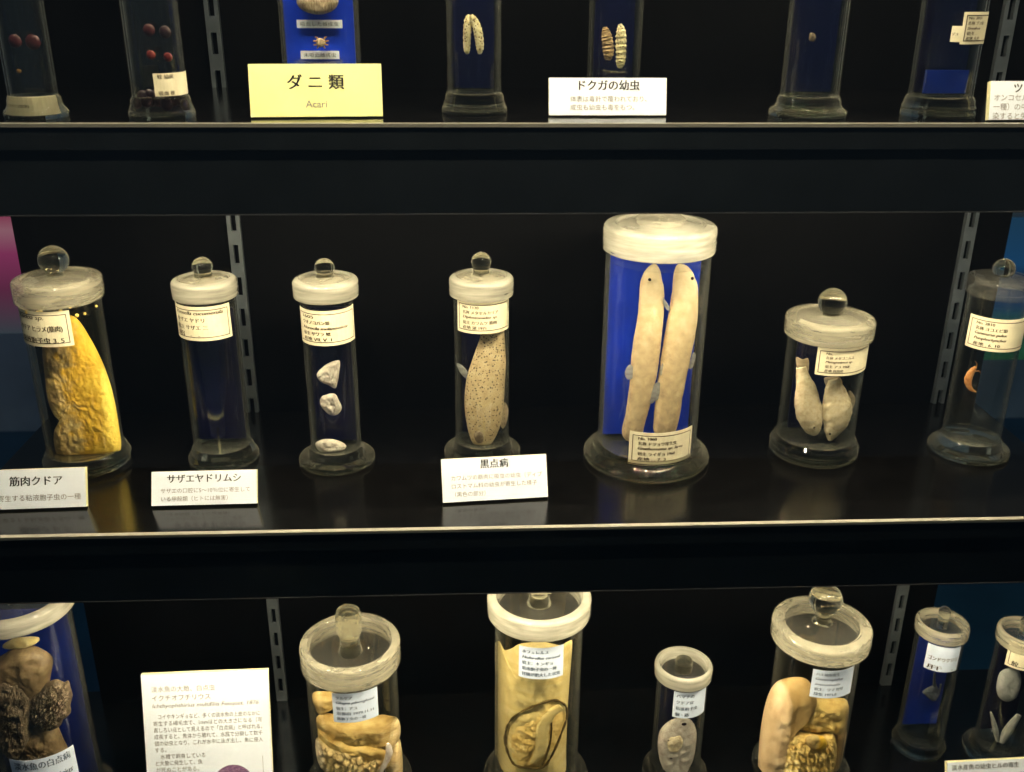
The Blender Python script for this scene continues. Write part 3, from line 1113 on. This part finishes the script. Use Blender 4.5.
jar(P.x, .075, z, .0350, .0292, .031, .265, .281, 'bright blue backed jar with ticks behind the yellow card',
    ('ball', .008, .297, 'solid'), plate='blue', plate_y=-.1, plate_w=.97, plate_z=(.017, .25), group=GT)
Yp = .066


def flat_label(x0, x1, y0, y1, Y, text, label):
    a, b = at(x0, y1, Y), at(x1, y0, Y)
    o = link('specimen_label', *box(a.x, b.x, Y, Y + .0006, a.z, b.z), M['card'])
    tag(o, label, 'label', 'small labels inside the tick jar')
    V, Fc = text_lines([(text, (a.x + b.x) / 2, (a.z + b.z) / 2, (b.z - a.z) * .55, (b.x - a.x) * .84, 0, 0)])
    pl = o.location
    link('lettering', [(v[0] - pl.x, -.0003 - .0003, v[1] - pl.z) for v in V], Fc, M['ink'], o, origin=(0, 0, 0))


flat_label(297, 342, 20, 28, .0695, '吸血した雌成虫', 'white strip label 吸血した雌成虫 under the large tick')
flat_label(301, 339, 51, 59, .0695, '未吸血雌成虫', 'white strip label 未吸血雌成虫 under the small tick')
tk = empty('tick', tuple(at(318, 14, Yp)))
tag(tk, 'large swollen grey brown tick in the blue jar', 'tick')
inflate('body', [(297, 4), (299, -6), (308, -14), (320, -16), (332, -13), (338, -4), (338, 4), (332, 11), (320, 14.5), (306, 12)], Yp, .0055, M['tick'], 9, amp=.0008, scale=200, parent=tk)
for sg in (-1, 1):
    for dy in (-8, -2):
        sweep('leg', [(319 + sg * 14, dy - 4, 1.2), (319 + sg * 21, dy - 8, 1), (319 + sg * 24, dy - 3, .6)], Yp, M['tick_leg'], 1, 3, 6, parent=tk)
tk = empty('tick', tuple(at(320, 48, Yp)))
tag(tk, 'small brown tick with spread legs in the blue jar', 'tick')
inflate('body', [(316.5, 40), (320, 38), (324.5, 40), (325, 44), (321, 47), (317, 45)], Yp, .0015, M['tick'], 5, parent=tk)
for sg in (-1, 1):
    for i, (dx, dy) in enumerate(((6, -5), (8, -1), (7.5, 3), (4.5, 6))):
        sweep('leg', [(321 + sg * 2.5, 42 + dy * .3, .9), (321 + sg * dx * .7, 42 + dy * .9, .8), (321 + sg * dx, 42 + dy, .5)], Yp, M['tick_leg'], 1, 3, 6, parent=tk)

jar(.0075, .0610, z, .0246, .0200, .0225, .265, .281, 'dark navy top jar with two curved pale larvae',
    ('ball', .007, .297, 'solid'), plate='navy', plate_y=.3, plate_w=.98, liquid='liquid', liq_top=.19, group=GT)
s = sweep('pale_larva', [(470, 15, 2), (468.5, 20, 4), (467.5, 30, 4.2), (467, 42, 3.8), (467, 50, 3.2), (468, 54, 1.4)], .055, M['larva'], .8, ridge=.10, ridge_n=10)
tag(s, 'left of the two pale larvae in the navy jar', 'larva', 'pair of pale larvae')
s = sweep('pale_larva', [(471, 15, 1.8), (474, 20, 3.6), (477, 28, 4.4), (479, 38, 4.4), (480, 48, 3.8), (479.5, 54, 1.6)], .0535, M['larva'], .8, ridge=.10, ridge_n=10)
tag(s, 'right of the two pale larvae in the navy jar', 'larva', 'pair of pale larvae')

P = at(615, 40, .09)
jar(P.x, .09, z, .0250, .0205, .023, .265, .281, 'dark navy top jar with hairy larvae behind the ドクガの幼虫 card',
    ('ball', .007, .297, 'solid'), plate='navy', plate_y=.3, plate_w=.98, liquid='liquid', liq_top=.19, group=GT)
s = sweep('hairy_larva', [(605, 27, 2), (606, 33, 4.6), (607.5, 42, 5.6), (608.5, 52, 5.6), (608, 60, 3)], .082, M['larva_dark'], .8, ridge=.14, ridge_n=10)
tag(s, 'left dark brown banded caterpillar behind the ドクガの幼虫 card', 'larva', 'pair of caterpillars')
s = sweep('hairy_larva', [(620, 24, 2), (621, 31, 4.6), (621, 42, 5.4), (621, 54, 5.0), (620.5, 63, 4.4), (620, 68, 2)], .082, M['larva'], .8, ridge=.14, ridge_n=11)
tag(s, 'right cream and brown caterpillar behind the ドクガの幼虫 card', 'larva', 'pair of caterpillars')

jar(.2555, .0400, z, .0283, .0212, .024, .265, .281, 'tall dark blue top jar with a single small brown speck',
    ('ball', .007, .297, 'solid'), plate='navy', plate_y=.2, plate_w=.98, liquid='liquid', liq_top=.19, group=GT)
b = inflate('brown_speck', [(810, 33), (815, 34), (816, 39), (813, 42), (809, 40)], .036, .0012, M['wart'], 4)
tag(b, 'small brown speck alone in the tall dark blue jar', 'specimen')
tj = jar(.3545, .0400, z, .0265, .0228, .0255, .1085, .124, 'dark blue top jar with a frosted lid beside the bright upright',
    ('ball', .008, .14, 'solid_warm'), plate='navy', plate_y=.2, plate_w=.98, liquid='liquid', liq_top=.1, group=GT,
    labels=[((962, 995, 12, 44), ['No. 2021', '名称 ブユ幼', '~Simulium', '宿主 .', '産地 大分'], 'paper_old'), ((951, 961, 26, 42), ['ブユ'], 'paper_old', False)])
link('blue_strip', *box(-.016, .016, -.006, -.004, .0175, .034), M['blue_mid'], tj, origin=(0, 0, 0))

card((-.1528, .0256), (-.0592, .0312), .0366, rad(14), z, 'pale yellow card reading ダニ類 Acari on the top shelf', 'ダ ニ 類', .0112, [], .005, 'card_yel', tw=.040, ty=.66, 
     extra=lambda o, wd, h, put: put('body_text', *text_lines([('Acari', wd * .5, h * .24, .0072, None, 0, 0)]), M['ink_grey']))
card((.0620, .0371), (.1489, .0374), .0266, rad(14), z, 'white card reading ドクガの幼虫 on the top shelf', 'ドクガの幼虫', .0079, ['体表は毒針で覆われており、', '成虫も幼虫も毒をもつ。'], .0046, ty=.80, bx=.0155, by=.42, lead=1.3)
a = at(988, 123, .012)
card((a.x, .012), (a.x + .09, .012), .0272, rad(14), z, 'white card starting ツメ at the right end of the top shelf', 'ツメトゲブユ', .0075, ['オンコセルカ（線虫の', '一種）の中間宿主で、感', '染すると失明する。'], .0052, tx=.039, ty=.83, bx=.0025, by=.56, lead=1.25)

# ---- bottom deck -----------------------------------------------------------
z = Z_DECK
Yb = .10
# wart jar
jar(-.4300, .1000, z, .0560, .0455, .0525, .2385, .2560, 'wide bright blue jar with a warty brown growth, lower left corner',
    ('ball', .013, .285, 'solid'), 'frost_dense', 'frost_clear', dish=True, plate='blue_mid', plate_y=.35, plate_w=.95, plate_z=(.02, .225), liquid='liquid', liq_top=.222, group=GB,
    labels=[((14, 80, 757, 800), ['淡水魚の白点病', '~Ichthyophthirius', '繊毛虫の一種'], 'paper_wht', False, 'ink_blue')])
Yp = .085
g = empty('warty_growth', tuple(at(35, 770, Yp)))
tag(g, 'lumpy grey brown warty growth in the wide blue jar', 'specimen')
o0, k0 = (0, 590), 4.24
inflate('upper_lobe', tr([(20, 270), (70, 246), (130, 240), (180, 255), (222, 292), (216, 360), (200, 420), (150, 470), (60, 470), (-30, 430), (-50, 330)], k0, *o0), Yp, .016, M['wart_tan'], 12, amp=.003, scale=70, parent=g)
inflate('side_mass', tr([(-60, 360), (20, 330), (100, 350), (150, 430), (150, 560), (130, 650), (80, 710), (10, 660), (-40, 520)], k0, *o0), Yp - .004, .017, M['wart'], 12, amp=.003, scale=110, lump=.004, lscale=300, parent=g)
inflate('wart_lobe', tr([(165, 420), (205, 390), (240, 380), (270, 392), (290, 386), (300, 420), (308, 450), (298, 490), (300, 520), (270, 545), (258, 572), (215, 590), (175, 582), (140, 560), (120, 510), (130, 455)], k0, *o0), Yp - .007, .010, M['wart'], 14, amp=.001, scale=110, lump=.006, lscale=300, parent=g)
inflate('lower_lobe', tr([(85, 600), (140, 560), (230, 570), (270, 640), (292, 700), (280, 780), (180, 800), (110, 740), (88, 670)], k0, *o0), Yp, .014, M['wart_tan'], 12, amp=.002, scale=90, lump=.0018, lscale=300, parent=g)
inflate('label_stub', tr([(10, 236), (60, 206), (150, 200), (168, 214), (130, 232), (60, 244)], k0, *o0), Yp + .004, .006, M['tissue'], 6, amp=.001, parent=g)

# granular jar
jar(-.1210, .1150, z, .0560, .0460, .0502, .1565, .1810, 'wide jar with a dish lid and post knob, folded tan membranes inside',
    ('post', .0130, .2180, 'solid_warm'), 'frost', 'frost_clear', dish=True, liquid='glass_amber', liq_top=.140, group=GB,
    labels=[((333, 378, 693, 722), ['グルゲア', '~Glugea plecoglossi', '宿主：アユ', '京都府 1979.11.11', '微胞子虫の一種'], 'paper_wht', False, 'ink_blue')])
Yp = .104
mb = empty('folded_membrane', tuple(at(357, 772, Yp)))
tag(mb, 'tan folded membranes with a bumpy yolk yellow mass', 'specimen')
k0, o0 = 3.82, (270, 570)
inflate('upper_fold', tr([(165, 470), (240, 470), (255, 500), (235, 525), (190, 540), (172, 510)], k0, *o0), Yp + .01, .010, M['tissue_band'], 8, amp=.002, scale=100, parent=mb)
inflate('fold', tr([(180, 560), (230, 555), (300, 580), (380, 570), (450, 560), (492, 575), (495, 640), (450, 680), (380, 660), (300, 650), (230, 630), (185, 600)], k0, *o0), Yp, .016, M['tissue_band'], 12, amp=.004, scale=80, parent=mb, seed=3)
inflate('fold', tr([(185, 600), (230, 620), (300, 640), (380, 650), (440, 660), (470, 690), (460, 740), (400, 700), (300, 680), (230, 660), (190, 640)], k0, *o0), Yp - .006, .014, M['tissue'], 12, amp=.003, scale=90, parent=mb, seed=9)
inflate('bumpy_mass', tr([(180, 640), (240, 655), (300, 665), (350, 680), (380, 720), (420, 700), (440, 720), (430, 790), (400, 850), (280, 840), (230, 780), (190, 740), (176, 690)], k0, *o0), Yp - .012, .012, M['fish_cream'], 16, amp=.002, scale=110, lump=.008, lscale=160, parent=mb, seed=5)
inflate('side_lobe', tr([(455, 670), (490, 640), (505, 700), (505, 800), (480, 860), (440, 830), (440, 760)], k0, *o0), Yp, .014, M['tissue_band'], 9, amp=.003, scale=90, parent=mb, seed=6)
sweep('cord', tr([(448, 662, 3), (453, 672, 11), (455, 700, 13), (440, 740, 11), (415, 775, 10), (390, 810, 9)], k0, *o0), Yp - .022, M['white_bit'], .9, n=6, sides=10, rough=.15, rscale=200, parent=mb)

# pale slab jar
jar(.0682, .1150, z, .0560, .0443, .0518, .2110, .2320, 'wide jar packed with pale yellow tissue, lid cut off by the shelf',
    ('post', .013, .250, 'solid_warm'), 'frost_dense', 'frost_clear', dish=True, liquid='glass_amber', liq_top=.196, group=GB,
    labels=[((519, 563, 648, 679), ['ホフェレルス', '~Hoferellus carassii', '宿主：キンギョ', '粘液胞子虫の一種', '腎臓が肥大した状態'], 'paper_wht', False, 'ink_blue')])
Yp = .112
k0, o0 = 3.657, (460, 570)
ps = empty('tissue_slab', tuple(at(536, 780, Yp)))
tag(ps, 'pale yellow tissue slab with an oval cut, filling its jar', 'specimen')


def bow(xc, r):
    return lambda x: -(math.sqrt(max(1e-6, r * r - (x - xc) ** 2)) - r * .55)


cv = bow(.0682, .0405)
inflate('slab', tr([(274 + (x_ - 274) * .91, y_) for x_, y_ in [(128, 260), (150, 292), (185, 285), (215, 270), (300, 262), (375, 275), (405, 262), (424, 262), (420, 330), (412, 420), (405, 520), (400, 640), (396, 760), (360, 820), (250, 835), (150, 820), (118, 740), (120, 600), (124, 430), (120, 330)]], k0, *o0), Yp, .010, M['tissue_pale'], 18, amp=.0022, scale=75, parent=ps, curve=cv, seed=2)
inflate('cut_face', tr([(178, 560), (220, 520), (290, 490), (345, 478), (385, 495), (390, 540), (370, 600), (345, 660), (310, 715), (260, 722), (200, 710), (172, 660), (165, 610)], k0, *o0), Yp, .0122, M['tissue'], 14, amp=.0016, scale=130, lump=.0016, lscale=200, parent=ps, curve=cv, seed=8)
rim = tr([(178, 560), (220, 520), (290, 490), (345, 476), (385, 495), (390, 540), (370, 600), (345, 660), (310, 717), (260, 724), (200, 712), (172, 660), (165, 610)], k0, *o0)


def tube3(name, pts, rad_, mat, parent, sides=7, closed=True, jit=0.0):
    V, Fc = [], []
    k = len(pts)
    for i in range(k):
        a, b = pts[(i - 1) % k] if closed or i else pts[0], pts[(i + 1) % k] if closed or i < k - 1 else pts[-1]
        d = (b - a).normalized()
        n1 = d.cross(Vector((0, 1, 0))).normalized()
        n2 = d.cross(n1).normalized()
        rr = rad_ * (1 + jit * noise.noise(pts[i] * 300))
        for s_ in range(sides):
            t = 2 * math.pi * s_ / sides
            V.append(tuple(pts[i] + n1 * rr * math.cos(t) + n2 * rr * math.sin(t) - parent.location))
    for i in range(k if closed else k - 1):
        for s_ in range(sides):
            Fc.append((i * sides + s_, i * sides + (s_ + 1) % sides, ((i + 1) % k) * sides + (s_ + 1) % sides, ((i + 1) % k) * sides + s_))
    return link(name, V, Fc, mat, parent, smooth=True)


def on_slab(pxs, closed, lift):
    out = []
    for p in catmull(pxs, 6, closed):
        q = at(p[0], p[1], Yp)
        for _ in range(4):
            q = at(p[0], p[1], Yp + cv(q.x) - lift)
        q.z = rest(q.z)
        out.append(q)
    return out


tube3('cut_rim', on_slab(rim, True, .0112), .0012, M['dark_line'], ps, jit=.9)
tube3('cut_groove', on_slab(tr([(330, 540), (335, 580), (328, 640), (312, 690), (300, 712)], k0, *o0), False, .0132), .0010, M['dark_line'], ps, closed=False, jit=.8)
sweep('ridge', tr([(370, 500, 14), (330, 530, 20), (305, 570, 22), (300, 620, 24), (290, 670, 20), (262, 705, 10)], k0, *o0), Yp - .0305, M['tissue_pale'], .30, n=6, sides=12, rough=.2, rscale=160, parent=ps)

# small flat-lid jar
jar(.2189, .1150, z, .0345, .0262, .0297, .1290, .1440, 'narrow dark bottom-row jar holding a white pink gutted fish',
    ('disc', .0090, .1470, 'solid_warm'), 'frost_dense', 'frost_clear', dish=True, plate='navy', plate_y=.35, plate_w=.95, liquid='liquid', liq_top=.12, group=GB,
    labels=[((673, 704, 693, 718), ['ハマチの', 'クドア症', '粘液胞子虫', '脳・筋'], 'paper_wht', False, 'ink_blue')])
Yp = .106
k0, o0 = 5.85, (640, 640)
wf = empty('opened_fish', tuple(at(676, 790, Yp)))
tag(wf, 'small pinkish white fish opened to show its organs', 'fish')
inflate('body', tr([(150, 490), (190, 465), (250, 452), (300, 470), (330, 530), (325, 610), (310, 690), (285, 740), (270, 830), (210, 860), (150, 840), (135, 760), (115, 700), (103, 620), (112, 540)], k0, *o0), Yp, .010, M['white_bit'], 12, amp=.0012, scale=140, parent=wf)
inflate('organ', tr([(165, 580), (185, 562), (235, 556), (252, 590), (240, 630), (215, 655), (175, 650), (158, 615)], k0, *o0), Yp - .008, .0035, M['fish_cream'], 7, amp=.001, scale=300, parent=wf)
for (x, y, r_) in ((258, 493, 13), (170, 588, 7), (183, 692, 9), (222, 676, 8)):
    xx, yy = tr([(x, y)], k0, *o0)[0]
    ball('dark_spot', xx, yy, Yp - .0095, r_ / k0, M['maroon'], wf, sq=(1.2, .5, .8))

# yellow lump jar
jar(.3577, .1150, z, .0520, .0420, .0497, .1705, .1900, 'wide jar with a large ball knob and lumpy peach and yellow tissue',
    ('ball', .0166, .2340, 'solid_warm'), 'frost', 'frost_clear', dish=False, liquid='glass_amber', liq_top=.155, group=GB,
    labels=[((811, 851, 671, 698), ['ハエ幼虫寄生', '~Gasterophilus', '~intestinalis', '宿主：ウマ 胃壁', '採集 1973.8'], 'paper_wht', False, 'ink_blue')])
Yp = .104
k0, o0 = 3.483, (730, 570)
yt = empty('lumpy_tissue', tuple(at(795, 772, Yp)))
tag(yt, 'smooth peach lobe beside convoluted yellow lumps in a jar', 'specimen')
inflate('smooth_lobe', tr([(160, 395), (210, 376), (262, 378), (290, 410), (300, 450), (270, 480), (225, 520), (205, 600), (195, 680), (190, 760), (140, 790), (100, 740), (100, 640), (110, 540), (130, 450)], k0, *o0), Yp, .017, M['tissue_peach'], 14, amp=.002, scale=70, parent=yt)
inflate('upper_fold', tr([(250, 450), (300, 440), (360, 450), (408, 455), (405, 520), (380, 560), (320, 550), (260, 550), (225, 530)], k0, *o0), Yp, .014, M['tissue'], 12, amp=.004, scale=110, parent=yt, seed=4)
inflate('convoluted_mass', tr([(200, 570), (250, 560), (310, 570), (360, 570), (370, 640), (350, 720), (320, 800), (230, 830), (170, 800), (175, 690), (185, 620)], k0, *o0), Yp - .010, .013, M['tissue'], 16, amp=.003, scale=120, lump=.010, lscale=190, parent=yt, seed=3)
inflate('yellow_lump', tr([(262, 590), (290, 575), (325, 582), (338, 605), (318, 622), (280, 620)], k0, *o0), Yp - .021, .005, M['muscle'], 8, amp=.001, scale=200, parent=yt)
inflate('side_strip', tr([(380, 480), (405, 460), (400, 560), (380, 660), (350, 760), (340, 720), (362, 600)], k0, *o0), Yp - .002, .010, M['tissue_peach'], 9, amp=.002, parent=yt)

# small blue jar and its neighbour
jar(.5000, .1429, z, .0272, .0246, .0272, .1535, .1680, 'slim bright blue bottom-row jar with a small grey scrap inside',
    ('bullet', .0062, .1850, 'solid'), 'frost', 'frost_clear', plate='blue_mid', plate_y=.2, plate_w=.93, plate_z=(.026, .145), liquid='liquid', liq_top=.14, group=GB, dish=True,
    labels=[((925, 958, 647, 672), ['', '  ゴンドウクジラ', '   肝  . '], 'paper_wht', False, 'ink_brown')])
Yp = .138
k0, o0 = 4.243, (880, 590)
gs = empty('grey_scrap', tuple(at(933, 700, Yp)))
tag(gs, 'small grey scrap on a thread in the slim blue jar', 'specimen')
inflate('body', tr([(180, 432), (205, 412), (235, 405), (250, 425), (245, 452), (228, 470), (210, 462), (190, 445)], k0, *o0), Yp, .0022, M['greybit'], 7, amp=.0006, scale=300, parent=gs)
sweep('thread', tr([(232, 352, 5), (230, 380, 6), (232, 412, 9)], k0, *o0), Yp, M['greybit'], .8, 4, 8, parent=gs)
sweep('thread', tr([(258, 400, 4), (250, 440, 4), (232, 468, 5)], k0, *o0), Yp, M['greybit'], .8, 4, 8, parent=gs)

jar(.5830, .1300, z, .0350, .0246, .0268, .1480, .1640, 'slim dark jar at the lower right corner with white oval and strips',
    ('bullet', .0062, .1800, 'solid'), 'frost', 'frost_clear', plate='navy', plate_y=.3, plate_w=.93, plate_z=(.026, .14), liquid='liquid', liq_top=.13, group=GB, dish=True,
    labels=[((1006, 1046, 645, 671), ['卵嚢', '鮫'], 'paper_old', True)])
Yp = .122
s = inflate('white_oval', tr([(515, 345), (550, 330), (585, 338), (596, 370), (588, 420), (570, 455), (535, 470), (505, 455), (494, 420), (500, 375)], k0, *o0), Yp, .0065, M['greywhite'], 9, amp=.0006, scale=300)
tag(s, 'smooth white oval body above the two strips in the corner jar', 'specimen')
s = sweep('white_strip', tr([(470, 518, 4), (480, 555, 9), (492, 600, 12), (500, 640, 8)], k0, *o0), Yp, M['greywhite'], .7, 5, 10)
tag(s, 'left thin white strip in the lower right corner jar', 'specimen', 'white strips in the corner jar')
s = sweep('white_strip', tr([(590, 530, 12), (560, 570, 19), (535, 610, 21), (515, 645, 14)], k0, *o0), Yp, M['greywhite'], .7, 5, 10)
tag(s, 'right broad white strip in the lower right corner jar', 'specimen', 'white strips in the corner jar')

# tall text panel, lower left
ph, pt = .165, rad(15)
ztop = Z_DECK + ph * math.cos(pt)
a, b = onz(142, 676, ztop), onz(269, 671, ztop)
dy = ph * math.sin(pt)
pw = math.hypot(b.x - a.x, b.y - a.y)


def panel_extra(o, wd, h, put):
    # round purple cell picture printed low on the panel, with its thin frame line
    V = [(wd * .685, h * .355 - .0 * 0, 0)]
    cx, cz, rr = wd * .685, h * .30, wd * .155
    V = [(cx, cz, 0)] + [(cx + rr * math.cos(t * .2618), cz + rr * .95 * math.sin(t * .2618), 0) for t in range(24)]
    put('printed_picture', V, [(0, i + 1, (i + 1) % 24 + 1) for i in range(24)], M['cell'])
    V = [(wd * .925, h * .12, 0), (wd * .928, h * .12, 0), (wd * .928, h * .46, 0), (wd * .925, h * .46, 0)]
    put('printed_rule', V, [(0, 1, 2, 3)], M['ink_grey'])


M['cell'] = flesh('printed_cell', [(.3, (.07, .03, .09)), (.5, (.20, .09, .20)), (.7, (.42, .28, .38))], 260, .8, 0)
bs = pw * .0495
panel = card((a.x, a.y - dy), (b.x, b.y - dy), ph, pt, Z_DECK, 'tall white text panel about イクチオフチリウス at the lower left', None, .006, [], .004, extra=panel_extra)
lines = [('淡水魚の大敵、白点虫', .905, .0066, .50, 0), ('イクチオフチリウス', .85, .0066, .46, 0), ('Ichthyophthirius multifiliis Fouquet, 1876', .797, .0058, .84, .2),
         ('　コイやキンギョなど、多くの淡水魚の上皮のなかに', .732, .0055, .84, 0), ('寄生する繊毛虫で、1mmほどの大きさになる（写', .690, .0055, .86, 0),
         ('真しろい点として見えるので「白点病」と呼ばれる。', .648, .0055, .86, 0), ('成長すると、魚体から離れて、水底で分裂して数千', .606, .0055, .86, 0),
         ('個の幼虫となり、これが水中に泳ぎ出し、魚に侵入', .564, .0055, .86, 0), ('する。', .522, .0055, .09, 0),
         ('　水槽で飼育している', .480, .0055, .37, 0), ('と大量に発生して、魚', .438, .0055, .37, 0), ('が死ぬことがある。', .396, .0055, .34, 0)]
parts = []
for (t, fy, sz, wf_, sh_) in lines:
    V, Fc = glyphs(t.strip('　'), sz, 'LEFT', sh_)
    wid = wf_ * pw * (.96 if t.startswith('　') else 1)
    V = fit_w(V, wid, 0)
    x0 = pw * .075 + (pw * .04 if t.startswith('　') else 0)
    ymid = (min(v[1] for v in V) + max(v[1] for v in V)) / 2
    parts.append(([(v[0] + wid / 2 + x0, -.00025, v[1] - ymid + fy * ph) for v in V], Fc))
V, Fc = join(parts)
link('body_text', V, Fc, M['ink_grey'], panel, origin=(0, 0, 0))

# card at the lower right corner
ch, ct = .034, rad(22)
zt = Z_DECK + ch * math.cos(ct)
a = onz(947, 764, zt)
b = onz(1024, 760, zt)
d = (b - a)
d = d / d.length * .10
dy = ch * math.sin(ct)
card((a.x, a.y - dy), (a.x + d.x, a.y - dy + d.y), ch, ct, Z_DECK, 'white card peeping in at the lower right corner', '淡水産魚の幼虫ヒルの寄生', .0062, [], .004, tx=.042, ty=.83)
